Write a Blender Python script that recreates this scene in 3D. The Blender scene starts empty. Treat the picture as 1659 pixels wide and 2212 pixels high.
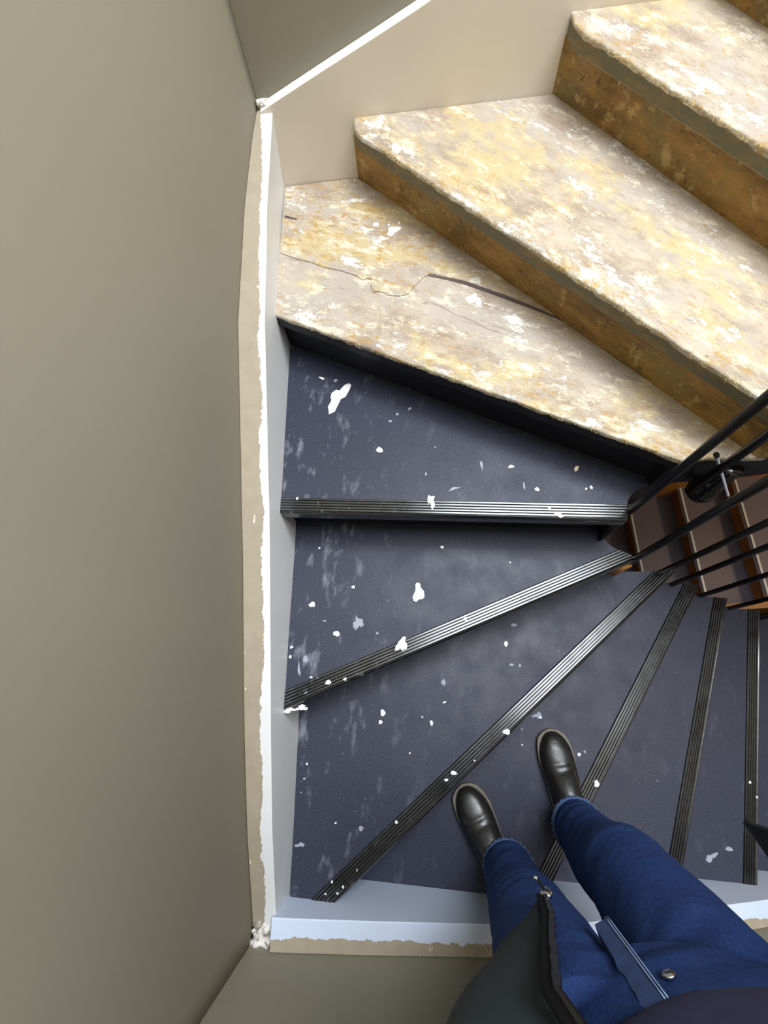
import bpy, bmesh, math, random
from mathutils import Vector, Matrix, noise

random.seed(7)
scene = bpy.context.scene
COL = scene.collection

# ------------------------------------------------------------------ camera
H = 1.485                       # camera height above the tread the person stands on
F_PX, W_PX, H_PX = 1000.0, 1659.0, 2212.0
NADIR = (904.0, 1480.0)         # where straight-down falls in the frame
nd = Vector((NADIR[0] - W_PX / 2, NADIR[1] - H_PX / 2, F_PX)).normalized()
ax = Vector((1, 0, 0)); ax = (ax - nd * ax.dot(nd)).normalized()
ay = ax.cross(nd)
if ay.y > 0:
    ay = -ay


def cam_to_world(v):
    return Vector((v.dot(ax), v.dot(ay), -v.dot(nd)))


cr = cam_to_world(Vector((1, 0, 0))); cu = cam_to_world(Vector((0, -1, 0))); cb = cam_to_world(Vector((0, 0, -1)))
cam_data = bpy.data.cameras.new('camera')
cam_data.sensor_fit = 'HORIZONTAL'
cam_data.sensor_width = 36.0
cam_data.lens = 36.0 * F_PX / W_PX
cam_data.clip_start = 0.02
cam = bpy.data.objects.new('camera', cam_data)
COL.objects.link(cam)
cam.matrix_world = Matrix(((cr.x, cu.x, cb.x, 0), (cr.y, cu.y, cb.y, 0), (cr.z, cu.z, cb.z, H), (0, 0, 0, 1)))
scene.camera = cam

# ------------------------------------------------------------------ world, lights, exposure
world = bpy.data.worlds.new('world'); scene.world = world; world.use_nodes = True
world.node_tree.nodes['Background'].inputs[0].default_value = (0.75, 0.85, 1.0, 1)
world.node_tree.nodes['Background'].inputs[1].default_value = 0.30


def area(name, loc, target, size, energy, color, size_y=None):
    d = bpy.data.lights.new(name, 'AREA'); d.energy = energy; d.color = color
    d.shape = 'RECTANGLE'; d.size = size; d.size_y = size_y or size
    o = bpy.data.objects.new(name, d); COL.objects.link(o); o.location = loc
    o.rotation_euler = (Vector(target) - Vector(loc)).to_track_quat('-Z', 'Y').to_euler()
    return o


area('skylight_daylight', (1.15, 0.45, 4.56), (1.15, 0.44, 0.0), 2.2, 165.0, (0.93, 0.96, 1.0), 1.7)
area('window_daylight', (0.85, 1.385, 3.20), (0.62, -0.30, 1.75), 1.35, 175.0, (0.86, 0.93, 1.0), 1.35)
pl = bpy.data.lights.new('lower_landing_lamp', 'POINT'); pl.energy = 14.0; pl.color = (1.0, 0.66, 0.36); pl.shadow_soft_size = 0.08
plo = bpy.data.objects.new('lower_landing_lamp', pl); COL.objects.link(plo); plo.location = (2.55, 0.85, -0.45)

vs = scene.view_settings
vs.view_transform = 'Standard'; vs.look = 'None'; vs.gamma = 1.0; vs.use_curve_mapping = False
vs.exposure = 0.0

# ------------------------------------------------------------------ material helpers


def lin(r, g, b):
    def c(v):
        v /= 255.0
        return v / 12.92 if v <= 0.04045 else ((v + 0.055) / 1.055) ** 2.4
    return (c(r), c(g), c(b), 1.0)


class Mat:
    def __init__(self, name, rough=0.6, metal=0.0, spec=0.5):
        self.m = bpy.data.materials.new(name); self.m.use_nodes = True
        self.t = self.m.node_tree; self.n = self.t.nodes; self.l = self.t.links
        self.b = self.n['Principled BSDF']
        self.b.inputs['Roughness'].default_value = rough
        self.b.inputs['Metallic'].default_value = metal
        self.b.inputs['Specular IOR Level'].default_value = spec
        self.tc = self.n.new('ShaderNodeTexCoord')

    def coord(self, scale=(1, 1, 1), rot=(0, 0, 0)):
        mp = self.n.new('ShaderNodeMapping'); mp.inputs['Scale'].default_value = scale
        # rotate first (vector * rot), then scale: chain two mappings
        r = self.n.new('ShaderNodeMapping'); r.inputs['Rotation'].default_value = rot
        self.l.new(self.tc.outputs['Object'], r.inputs['Vector']); self.l.new(r.outputs['Vector'], mp.inputs['Vector'])
        return mp.outputs['Vector']

    def noise(self, scale, detail=4, rough=0.55, vec=None, dist=0.0):
        k = self.n.new('ShaderNodeTexNoise'); k.inputs['Scale'].default_value = scale
        k.inputs['Detail'].default_value = detail; k.inputs['Roughness'].default_value = rough
        k.inputs['Distortion'].default_value = dist
        self.l.new(vec if vec is not None else self.tc.outputs['Object'], k.inputs['Vector'])
        return k.outputs['Fac']

    def ramp(self, fac, lo, hi, a=0.0, b=1.0):
        r = self.n.new('ShaderNodeMapRange'); r.clamp = True
        r.inputs['From Min'].default_value = lo; r.inputs['From Max'].default_value = hi
        r.inputs['To Min'].default_value = a; r.inputs['To Max'].default_value = b
        self.l.new(fac, r.inputs['Value']); return r.outputs['Result']

    def math(self, op, a, b=None):
        k = self.n.new('ShaderNodeMath'); k.operation = op
        for i, v in enumerate((a, b)):
            if v is None:
                continue
            if isinstance(v, (int, float)):
                k.inputs[i].default_value = v
            else:
                self.l.new(v, k.inputs[i])
        return k.outputs[0]

    def mix(self, fac, a, b):
        k = self.n.new('ShaderNodeMix'); k.data_type = 'RGBA'
        if isinstance(fac, (int, float)):
            k.inputs[0].default_value = fac
        else:
            self.l.new(fac, k.inputs[0])
        for i, v in ((6, a), (7, b)):
            if isinstance(v, tuple):
                k.inputs[i].default_value = v
            else:
                self.l.new(v, k.inputs[i])
        return k.outputs[2]

    def sep(self):
        k = self.n.new('ShaderNodeSeparateXYZ'); self.l.new(self.tc.outputs['Object'], k.inputs[0]); return k.outputs

    def color(self, c):
        if isinstance(c, tuple):
            self.b.inputs['Base Color'].default_value = c
        else:
            self.l.new(c, self.b.inputs['Base Color'])
        return self

    def rough(self, v):
        self.l.new(v, self.b.inputs['Roughness']); return self

    def bump(self, h, strength=0.3, dist=0.005):
        k = self.n.new('ShaderNodeBump'); k.inputs['Strength'].default_value = strength; k.inputs['Distance'].default_value = dist
        self.l.new(h, k.inputs['Height']); self.l.new(k.outputs[0], self.b.inputs['Normal']); return self


def plain(name, c, rough=0.6, metal=0.0, spec=0.5, var=0.12, scale=40, bump=0.05):
    m = Mat(name, rough, metal, spec)
    n_ = m.noise(scale, 4)
    dark = tuple(v * (1 - var) for v in c[:3]) + (1,); lite = tuple(min(1, v * (1 + var)) for v in c[:3]) + (1,)
    m.color(m.mix(n_, dark, lite))
    if bump:
        m.bump(n_, bump, 0.002)
    return m.m


M = {}
# wall paint
m = Mat('taupe_wall_paint', 0.62, spec=0.3)
n1 = m.noise(2.2, 3); n2 = m.noise(160, 2)
m.color(m.mix(n1, lin(134, 128, 111), lin(143, 136, 119))).bump(n2, 0.05, 0.001)
M['wall'] = m.m


def string_mat(name, axis):
    m = Mat(name, 0.42, spec=0.4)
    s = m.sep()
    white = m.mix(m.noise(7, 3), lin(212, 201, 186), lin(220, 210, 196)) if axis is None else m.mix(m.noise(7, 3), lin(222, 222, 221), lin(231, 231, 230)) if axis == 'x' else m.mix(m.noise(7, 3), lin(200, 212, 234), lin(210, 220, 240))  # front board's white has the bluish skylight tint mixed into its colour
    if axis is None:
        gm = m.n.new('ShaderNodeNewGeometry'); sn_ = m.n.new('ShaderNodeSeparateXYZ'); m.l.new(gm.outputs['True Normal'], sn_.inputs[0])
        white = m.mix(m.math('GREATER_THAN', sn_.outputs['Z'], 0.5), white, lin(238, 240, 238))   # up-facing top coloured whiter to stand in for light from overhead
        m.color(white).bump(m.noise(60, 3), 0.05, 0.002)
        return m.m
    if axis == 'x':
        d = m.math('ADD', s['X'], 0.350)             # negative = wall side of the board
        vec = m.coord((1, 1, 1))
        jag = m.noise(55, 5, 0.75, m.coord((1.6, 0.7, 0.4), (0, 0, 0.6)))
    else:
        d = m.math('ADD', m.math('ADD', s['Y'], m.math('MULTIPLY', s['X'], 0.072)), 0.531)
        jag = m.noise(50, 5, 0.7, m.coord((1.0, 1.0, 0.4)))
    slow = m.noise(6, 2)
    if axis == 'x':                                   # the bare strip is widest half way along and painted over at the top end
        d = m.math('SUBTRACT', d, m.ramp(s['Y'], -0.45, 0.15, 0.0, 0.010))
        d = m.math('ADD', d, m.ramp(s['Y'], 1.20, 1.28, 0.0, 0.018))
    d = m.math('ADD', d, m.math('MULTIPLY', m.math('SUBTRACT', jag, 0.5), 0.022))
    d = m.math('ADD', d, m.math('MULTIPLY', m.math('SUBTRACT', slow, 0.5), 0.03))
    gm = m.n.new('ShaderNodeNewGeometry'); sn_ = m.n.new('ShaderNodeSeparateXYZ'); m.l.new(gm.outputs['True Normal'], sn_.inputs[0])
    bare = m.math('MULTIPLY', m.math('LESS_THAN', d, 0.0), m.math('GREATER_THAN', sn_.outputs['Z'], 0.4))
    beige = m.mix(m.noise(30, 4), lin(150, 138, 118), lin(172, 160, 140))
    # small runs and drips of white on the bare band
    drips = m.math('GREATER_THAN', m.noise(60, 3, 0.6, m.coord((1.2, 0.35, 0.3))), 0.71)
    beige = m.mix(drips, beige, lin(238, 228, 205))
    m.color(m.mix(bare, white, beige))
    m.rough(m.ramp(bare, 0, 1, 0.4, 0.75))
    m.bump(m.math('ADD', m.math('MULTIPLY', bare, -0.6), m.noise(60, 3)), 0.2, 0.002)
    return m.m


M['string_left'] = string_mat('chipped_white_gloss_left', 'x')
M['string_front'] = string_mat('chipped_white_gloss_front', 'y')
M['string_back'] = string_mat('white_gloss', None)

# dark vinyl stair covering with dust
m = Mat('dusty_navy_vinyl', 0.5, spec=0.35)
s = m.sep()
base = m.mix(m.noise(5, 3), lin(33, 35, 49), lin(40, 42, 57))
speck = m.noise(260, 2)
base = m.mix(m.ramp(speck, 0.35, 0.7), base, lin(53, 55, 72))
nearwall = m.ramp(s['X'], -0.34, 0.0, 1.0, 0.12)
sm = m.noise(22, 6, 0.65, m.coord((1.3, 0.55, 0.2), (0, 0, 0.1)))
smear = m.math('MULTIPLY', m.ramp(sm, 0.56, 0.78), nearwall)
base = m.mix(m.math('MULTIPLY', smear, 0.55), base, lin(190, 192, 205))
sp2 = m.noise(170, 2, 0.5)
dots = m.math('MULTIPLY', m.ramp(sp2, 0.755, 0.775), m.ramp(m.noise(9, 3), 0.45, 0.6))
base = m.mix(m.math('MULTIPLY', dots, 0.7), base, lin(225, 225, 230))
m.color(base)
m.rough(m.ramp(m.noise(14, 4), 0.3, 0.7, 0.42, 0.58))
m.bump(m.math('ADD', m.noise(330, 2), m.math('MULTIPLY', m.noise(25, 3), 0.6)), 0.22, 0.0015)
M['vinyl'] = m.m

M['riser_black'] = plain('black_riser_paint', lin(22, 22, 27), 0.5)
m = Mat('ribbed_black_nosing', 0.2, spec=0.7)
m.b.inputs['Coat Weight'].default_value = 0.6; m.b.inputs['Coat Roughness'].default_value = 0.13; m.b.inputs['Coat IOR'].default_value = 1.55
s = m.sep()
g = m.noise(90, 5, 0.7, m.coord((1, 0.6, 1), (0, 0, 0.5)))
wear = m.math('MULTIPLY', m.ramp(g, 0.6, 0.7), m.ramp(s['X'], -0.33, 0.1, 0.6, 0.05))
m.color(m.mix(wear, lin(16, 16, 18), lin(150, 152, 155)))
m.rough(m.ramp(m.noise(30, 3), 0.3, 0.7, 0.17, 0.3))
M['nosing'] = m.m


def old_wood(name, ang, p, n, warm=0.0):
    """bare stair board with layers of flaked old paint, glue and plaster; p, n = nosing line, into the tread"""
    m = Mat(name, 0.6, spec=0.35)
    v = m.coord((0.62, 1.15, 1), (0, 0, -ang))
    vl = m.coord((0.35, 1.9, 1), (0, 0, -ang))
    dt = m.n.new('ShaderNodeVectorMath'); dt.operation = 'DOT_PRODUCT'
    m.l.new(m.tc.outputs['Object'], dt.inputs[0]); dt.inputs[1].default_value = (n[0], n[1], 0)
    dist = m.math('SUBTRACT', dt.outputs['Value'], p[0] * n[0] + p[1] * n[1])
    edge = m.ramp(dist, 0.0, 0.11, 1.0, 0.0)                      # worn band along the front edge
    big = m.noise(4.2, 6, 0.6, v)
    mid = m.noise(16, 9, 0.72, v)
    flake = m.noise(46, 10, 0.8, v)
    grain = m.noise(60, 6, 0.7, vl)
    tiny = m.noise(140, 5, 0.7, v)
    c = m.mix(m.ramp(mid, 0.40, 0.60), lin(158, 141, 124), lin(192, 178, 158))
    c = m.mix(m.math('MULTIPLY', m.ramp(m.noise(7, 8, 0.7, v), 0.47, 0.58), 0.7), c, lin(180, 171, 160))
    oc = m.math('ADD', m.noise(6.0, 9, 0.74, v), m.math('MULTIPLY', edge, 0.05))
    c = m.mix(m.math('MULTIPLY', m.ramp(oc, 0.54 - warm, 0.60 - warm), 0.7), c, lin(202, 180, 128))
    c = m.mix(m.math('MULTIPLY', m.ramp(m.math('ADD', flake, m.math('MULTIPLY', edge, 0.06)), 0.58 - warm, 0.64 - warm), 0.75), c, lin(178, 140, 70))
    c = m.mix(m.math('MULTIPLY', m.ramp(m.math('ADD', m.noise(24, 9, 0.76, v), m.math('MULTIPLY', edge, 0.03)), 0.55, 0.61), 0.85), c, lin(222, 212, 190))
    wh = m.math('ADD', m.noise(10, 10, 0.78, v), m.math('MULTIPLY', edge, 0.03))
    c = m.mix(m.math('MULTIPLY', m.ramp(wh, 0.565, 0.62), 0.95), c, lin(246, 243, 236))
    c = m.mix(m.math('MULTIPLY', m.ramp(m.noise(22, 7, 0.7, vl), 0.60, 0.70), 0.6), c, lin(128, 119, 112))
    c = m.mix(m.math('MULTIPLY', m.ramp(grain, 0.60, 0.70), 0.55), c, lin(118, 88, 50))
    c = m.mix(m.math('MULTIPLY', m.ramp(tiny, 0.60, 0.68), 0.45), c, lin(246, 240, 220))
    c = m.mix(m.math('MULTIPLY', m.ramp(m.noise(125, 7, 0.75, v), 0.60, 0.66), m.math('ADD', 0.4, m.math('MULTIPLY', edge, 0.4))), c, lin(112, 86, 50))
    m.color(c)
    m.bump(m.math('ADD', m.math('MULTIPLY', flake, 1.2), m.math('ADD', m.math('MULTIPLY', m.ramp(wh, 0.56, 0.64), 0.7), m.math('MULTIPLY', tiny, 0.5))), 0.55, 0.005)
    return m.m


def _n(a, b):
    l = math.hypot(b[0] - a[0], b[1] - a[1]); return (-(b[1] - a[1]) / l, (b[0] - a[0]) / l)


L4, L5, L6 = ((-0.331, 0.862), (0.551, 0.425)), ((-0.122, 1.279), (0.621, 0.462)), ((0.371, 1.301), (0.637, 0.886))
M['wood4'] = old_wood('flaked_paint_board_a', math.radians(-26), L4[0], _n(*L4))
M['wood4b'] = old_wood('flaked_paint_board_ochre', math.radians(-26), L4[0], _n(*L4), 0.06)
M['wood5'] = old_wood('flaked_paint_board_b', math.radians(-48), L5[0], _n(*L5), 0.0)
M['wood6'] = old_wood('flaked_paint_board_c', math.radians(-57), L6[0], _n(*L6))

m = Mat('varnished_old_riser', 0.5, spec=0.4)
s = m.sep()
v = m.coord((0.5, 0.5, 1.6))
a = m.noise(12, 9, 0.74, v)
c = m.mix(m.ramp(a, 0.40, 0.60), lin(112, 84, 40), lin(164, 126, 62))
c = m.mix(m.math('MULTIPLY', m.ramp(m.noise(6, 7, 0.7), 0.50, 0.62), 0.7), c, lin(126, 112, 72))
c = m.mix(m.math('MULTIPLY', m.ramp(m.noise(20, 9, 0.78), 0.56, 0.62), 0.8), c, lin(188, 160, 104))
c = m.mix(m.math('MULTIPLY', m.ramp(m.noise(38, 8, 0.75), 0.58, 0.64), 0.75), c, lin(82, 60, 32))
c = m.mix(m.math('MULTIPLY', m.ramp(m.noise(90, 6, 0.7), 0.62, 0.67), 0.6), c, lin(206, 186, 140))
m.color(c); m.bump(m.math('ADD', a, m.noise(60, 6, 0.7)), 0.5, 0.004)
M['riser_wood'] = m.m
m = Mat('olive_grey_edge_paint', 0.55)
m.color(m.mix(m.ramp(m.noise(22, 6, 0.7, m.coord((0.6, 0.6, 2))), 0.48, 0.62), lin(100, 94, 70), lin(128, 104, 60))); m.bump(m.noise(40, 4), 0.3, 0.003)
M['wood_edge'] = m.m
M['crack'] = plain('dark_split_wood', lin(84, 72, 70), 0.8)
M['hairline'] = plain('hairline_split_wood', lin(140, 124, 112), 0.8)
M['fibre'] = plain('frayed_glue_fibre', lin(214, 196, 140), 0.8, var=0.3)
M['splash'] = plain('dried_white_paint', lin(236, 234, 236), 0.5)
M['faint'] = plain('scuffed_paint_smear', lin(150, 153, 166), 0.65, var=0.25)
M['cream'] = plain('dried_cream_paint', lin(232, 214, 190), 0.5)
M['iron'] = plain('black_iron', lin(16, 15, 15), 0.32, 0.0, 0.5)
M['iron_gloss'] = plain('black_gloss_newel', lin(10, 10, 11), 0.13, 0.0, 0.6, bump=0)
M['steel'] = plain('bright_steel', lin(200, 203, 210), 0.25, 1.0)
M['bolt'] = plain('zinc_plated_thread', lin(196, 204, 218), 0.25, 0.3)
M['inner_black'] = plain('black_string_paint', lin(17, 15, 16), 0.45)
M['low_vinyl'] = plain('grey_vinyl', lin(104, 100, 114), 0.5)
M['low_wood'] = plain('warm_pine', lin(196, 138, 70), 0.5, var=0.2)
M['low_nosing'] = plain('worn_steel_edge', lin(214, 220, 230), 0.35, 0.0)
M['leather'] = None
m = Mat('black_leather', 0.3, spec=0.55)
cr_ = m.noise(38, 3, 0.5, m.coord((0.5, 1.6, 1), (0, 0, 0.3)))
m.color(m.mix(m.noise(20, 3), lin(20, 20, 20), lin(36, 34, 32))); m.bump(cr_, 0.25, 0.004)
m.rough(m.ramp(m.noise(25, 3), 0.3, 0.7, 0.25, 0.42))
M['leather'] = m.m
M['welt'] = plain('shoe_welt', lin(104, 98, 88), 0.6)
m = Mat('blue_denim', 0.85, spec=0.15)
w1 = m.noise(420, 2, 0.5, m.coord((1, 1, 0.3)))
c = m.mix(m.noise(7, 4), lin(26, 43, 84), lin(40, 62, 110))
c = m.mix(m.math('MULTIPLY', m.ramp(w1, 0.45, 0.75), 0.35), c, lin(56, 82, 136))
m.color(c); m.bump(m.math('ADD', m.math('MULTIPLY', m.noise(16, 3, 0.5, m.coord((1, 1, 1.8))), 2.0), m.math('MULTIPLY', w1, 0.25)), 0.3, 0.006)
M['denim'] = m.m
M['hem'] = plain('faded_denim_hem', lin(66, 86, 122), 0.85, var=0.4, scale=140)
M['fly'] = plain('worn_denim_fly', lin(50, 70, 112), 0.85, var=0.35, scale=50, bump=0.3)
M['stitch'] = plain('pale_stitching', lin(150, 170, 205), 0.8)
M['sweater'] = plain('dark_plum_navy_knit', lin(42, 40, 72), 0.9, var=0.3, scale=60, bump=0.4)
M['jacket'] = plain('black_green_jacket_cloth', lin(26, 36, 38), 0.75, var=0.2, scale=30, bump=0.2)
M['zip'] = plain('black_zip_tape', lin(7, 7, 9), 0.7, spec=0.2)
M['skin'] = plain('skin', lin(214, 172, 148), 0.55)
M['hairm'] = plain('dark_brown_hair', lin(58, 42, 32), 0.6, var=0.4, scale=120)
M['eye'] = plain('eye_white', lin(236, 234, 230), 0.2)
M['iris'] = plain('eye_iris', lin(60, 70, 80), 0.2)
m = Mat('clotted_paint', 0.5)
m.color(m.mix(m.ramp(m.noise(70, 4), 0.42, 0.52), lin(150, 140, 126), lin(226, 223, 216)))
M['clump'] = m.m
M['floor'] = plain('brown_floor_boards', lin(110, 80, 52), 0.6)
M['glass'] = plain('skylight_frame_paint', lin(235, 235, 235), 0.5)

# ------------------------------------------------------------------ object helpers


def tag(o, label=None, cat=None, group=None, kind=None):
    if label: o['label'] = label
    if cat: o['category'] = cat
    if group: o['group'] = group
    if kind: o['kind'] = kind
    return o


def empty(name, loc):
    o = bpy.data.objects.new(name, None); COL.objects.link(o); o.location = loc; o.empty_display_size = 0.1
    return o


def world_loc(o):
    v = Vector(o.location)
    while o.parent:
        o = o.parent; v += Vector(o.location)
    return v


def obj(name, bm, mat, parent=None, smooth=False, bevel=None):
    me = bpy.data.meshes.new(name)
    if isinstance(bm, bmesh.types.BMesh):
        bmesh.ops.recalc_face_normals(bm, faces=bm.faces); bm.to_mesh(me); bm.free()
    else:
        me = bm
    if smooth:
        for p in me.polygons: p.use_smooth = True
    o = bpy.data.objects.new(name, me); COL.objects.link(o)
    for mt in (mat if isinstance(mat, (list, tuple)) else [mat]):
        me.materials.append(mt)
    if parent is not None:
        o.parent = parent; o.location = -world_loc(parent)
    if bevel:
        b = o.modifiers.new('bevel', 'BEVEL'); b.width = bevel; b.segments = 3; b.limit_method = 'ANGLE'; b.angle_limit = math.radians(40)
        for p in me.polygons: p.use_smooth = True
        w = o.modifiers.new('wn', 'WEIGHTED_NORMAL')
    return o


def prism(poly, z0, z1, bm=None):
    bm = bm or bmesh.new()
    a = [bm.verts.new((p[0], p[1], z0)) for p in poly]; b = [bm.verts.new((p[0], p[1], z1)) for p in poly]
    bm.faces.new(b); bm.faces.new(a[::-1])
    n = len(poly)
    for i in range(n):
        bm.faces.new((a[i], a[(i + 1) % n], b[(i + 1) % n], b[i]))
    return bm


def box(x0, x1, y0, y1, z0, z1, bm=None):
    return prism([(x0, y0), (x1, y0), (x1, y1), (x0, y1)], z0, z1, bm)


def tube(pts, radii, seg=16, bm=None, cap=True, flat=None):
    """sweep along pts with a parallel frame; flat=(axis vector, factor) squashes the section along an axis"""
    bm = bm or bmesh.new(); pts = [Vector(p) for p in pts]
    if not isinstance(radii, (list, tuple)): radii = [radii] * len(pts)
    rings = []; u = None
    for i, p in enumerate(pts):
        t = (pts[min(i + 1, len(pts) - 1)] - pts[max(i - 1, 0)]).normalized()
        if u is None:
            u = t.orthogonal().normalized()
        u = (u - t * u.dot(t)).normalized(); w = t.cross(u)
        ring = []
        for k in range(seg):
            a = 2 * math.pi * k / seg
            d = u * math.cos(a) * radii[i] + w * math.sin(a) * radii[i]
            if flat:
                fa = Vector(flat[0]).normalized(); d -= fa * d.dot(fa) * (1 - flat[1])
            ring.append(bm.verts.new(p + d))
        rings.append(ring)
    for a, b in zip(rings, rings[1:]):
        for k in range(seg):
            bm.faces.new((a[k], a[(k + 1) % seg], b[(k + 1) % seg], b[k]))
    if cap:
        bm.faces.new(rings[0][::-1]); bm.faces.new(rings[-1])
    return bm


def loft(rings, seg=28, bm=None):
    """horizontal elliptical rings: (cx, cy, z, rx, ry, yaw)"""
    bm = bm or bmesh.new(); R = []
    for (cx, cy, z, rx, ry, yaw) in rings:
        ring = []
        for k in range(seg):
            a = 2 * math.pi * k / seg; x = rx * math.cos(a); y = ry * math.sin(a)
            ring.append(bm.verts.new((cx + x * math.cos(yaw) - y * math.sin(yaw), cy + x * math.sin(yaw) + y * math.cos(yaw), z)))
        R.append(ring)
    for a, b in zip(R, R[1:]):
        for k in range(seg):
            bm.faces.new((a[k], a[(k + 1) % seg], b[(k + 1) % seg], b[k]))
    bm.faces.new(R[0][::-1]); bm.faces.new(R[-1])
    return bm


def ball(c, r, bm=None, scale=(1, 1, 1), rot=None, seg=24):
    bm = bm or bmesh.new()
    mat = Matrix.Translation(c) @ (rot.to_matrix().to_4x4() if rot else Matrix.Identity(4)) @ Matrix.Diagonal((scale[0] * r, scale[1] * r, scale[2] * r, 1))
    bmesh.ops.create_uvsphere(bm, u_segments=seg, v_segments=seg // 2, radius=1.0, matrix=mat)
    return bm


def fuse(bm, voxel, smooth=6, name='fused'):
    """voxel-remesh a heap of shapes into one continuous surface and return a mesh"""
    bmesh.ops.recalc_face_normals(bm, faces=bm.faces)
    me = bpy.data.meshes.new(name); bm.to_mesh(me); bm.free()
    o = bpy.data.objects.new(name, me); COL.objects.link(o)
    r = o.modifiers.new('r', 'REMESH'); r.mode = 'VOXEL'; r.voxel_size = voxel; r.use_smooth_shade = True
    if smooth:
        s_ = o.modifiers.new('s', 'SMOOTH'); s_.iterations = smooth; s_.factor = 0.5
    dg = bpy.context.evaluated_depsgraph_get(); dg.update()
    out = bpy.data.meshes.new_from_object(o.evaluated_get(dg))
    bpy.data.objects.remove(o); out.name = name
    for p in out.polygons: p.use_smooth = True
    return out

# ================================================================== the room shell
Z_LO, Z_HI = -3.2, 4.6


def interp(tab, x):
    if x <= tab[0][0]: 
        (x0, z0), (x1, z1) = tab[0], tab[1]
    elif x >= tab[-1][0]:
        (x0, z0), (x1, z1) = tab[-2], tab[-1]
    else:
        for (x0, z0), (x1, z1) in zip(tab, tab[1:]):
            if x0 <= x <= x1: break
    return z0 + (z1 - z0) * (x - x0) / (x1 - x0)


WALL_LEFT_X = [(-0.56, -0.377), (-0.53, -0.378), (-0.3, -0.382), (0.0, -0.387), (0.4, -0.389), (0.77, -0.388), (1.1, -0.379), (1.25, -0.373), (1.37, -0.365), (1.46, -0.360)]


def back_wall_y(x): return 1.382 + 0.06 * x
def front_wall_y(x): return -0.556 - 0.072 * x
def back_face_y(x): return 1.345 + 0.06 * x
def front_face_y(x): return -0.495 - 0.072 * x


def grid_wall(name, pts, thick_dir):
    """vertical wall through plan points; thick_dir = direction of its body"""
    bm = bmesh.new(); cols = []
    for (x, y) in pts:
        cols.append([bm.verts.new((x, y, Z_LO)), bm.verts.new((x, y, Z_HI)),
                     bm.verts.new((x + thick_dir[0] * 0.12, y + thick_dir[1] * 0.12, Z_HI)), bm.verts.new((x + thick_dir[0] * 0.12, y + thick_dir[1] * 0.12, Z_LO))])
    for a, b in zip(cols, cols[1:]):
        for k in range(4):
            bm.faces.new((a[k], b[k], b[(k + 1) % 4], a[(k + 1) % 4]))
    bm.faces.new(cols[0]); bm.faces.new(cols[-1][::-1])
    return tag(obj(name, bm, M['wall'], smooth=False), kind='structure')


ys = [-0.53 + i * 0.0475 for i in range(41)]
wl = grid_wall('wall_left', [(interp(WALL_LEFT_X, y), y) for y in ys], (-1, 0))
for p in wl.data.polygons: p.use_smooth = abs(p.normal.z) < 0.1 and p.normal.x > 0.5
tag(wl, 'smooth taupe painted wall along the winding steps')
tag(grid_wall('wall_back', [(-0.365, back_wall_y(-0.365)), (3.2, back_wall_y(3.2))], (0, 1)), 'taupe wall above the cream string of the bare wooden steps')
tag(grid_wall('wall_front', [(-0.378, front_wall_y(-0.378)), (3.2, front_wall_y(3.2))], (0, -1)), 'taupe wall behind the standing person')
tag(grid_wall('wall_right', [(3.2, front_wall_y(3.2)), (3.2, back_wall_y(3.2))], (1, 0)), 'taupe wall at the far end of the stairwell')
tag(obj('floor', box(-0.5, 3.3, -0.9, 1.7, Z_LO - 0.05, Z_LO), M['floor']), 'brown floor at the bottom of the stairwell', kind='structure')
bm = bmesh.new()
SK = (0.02, 2.28, -0.43, 1.33)     # skylight opening
box(-0.5, SK[0], -0.9, 1.7, Z_HI, Z_HI + 0.1, bm); box(SK[1], 3.3, -0.9, 1.7, Z_HI, Z_HI + 0.1, bm)
box(SK[0], SK[1], -0.9, SK[2], Z_HI, Z_HI + 0.1, bm); box(SK[0], SK[1], SK[3], 1.7, Z_HI, Z_HI + 0.1, bm)
tag(obj('ceiling', bm, M['string_back']), 'white ceiling with a skylight opening over the stairwell', kind='structure')

# high window in the back wall that lights the stairs
bm = bmesh.new(); X0, X1, Z0, Z1 = 0.10, 1.60, 2.45, 3.95
yb = lambda x: back_wall_y(x) - 0.001
def wbox(x0, x1, z0, z1, d0, d1, bm):
    return prism([(x0, yb(x0) - d1), (x1, yb(x1) - d1), (x1, yb(x1) - d0), (x0, yb(x0) - d0)], z0, z1, bm)
for a in ((X0, X1, Z0, Z0 + 0.06), (X0, X1, Z1 - 0.06, Z1), (X0, X0 + 0.06, Z0 + 0.06, Z1 - 0.06), (X1 - 0.06, X1, Z0 + 0.06, Z1 - 0.06)):
    wbox(*a, 0.0, 0.028, bm)
win = tag(obj('window_1', bm, M['glass']), 'white framed window high in the back wall', kind='structure')
obj('window_pane', wbox(X0 + 0.06, X1 - 0.06, Z0 + 0.06, Z1 - 0.06, 0.0, 0.006, bmesh.new()), M['glass'], win)

# ================================================================== the staircase
RISE = 0.15
stairs = tag(empty('staircase', (0.0, 0.0, -0.9)), 'winding staircase of dark vinyl steps and bare flaked wooden steps', 'staircase')

# nosing front lines: step -> (wall end, well end) in plan
NOSE = {
    -5: ((1.76, -0.62), (1.81, 0.22)), -4: ((1.52, -0.60), (1.62, 0.235)), -3: ((1.27, -0.58), (1.43, 0.245)),
    -2: ((1.011, -0.56), (1.239, 0.254)), -1: ((0.735, -0.479), (1.040, 0.271)), 0: ((0.456, -0.304), (0.873, 0.290)),
    1: ((-0.208, -0.479), (0.732, 0.301)), 2: ((-0.323, -0.054), (0.561, 0.299)), 3: ((-0.320, 0.392), (0.485, 0.352)),
    4: ((-0.331, 0.862), (0.551, 0.425)), 5: ((-0.122, 1.279), (0.621, 0.462)), 6: ((0.371, 1.301), (0.637, 0.886)),
    7: ((0.64, 1.37), (1.08, 0.43)), 8: ((0.92, 1.39), (1.26, 0.43)),
}


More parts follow.
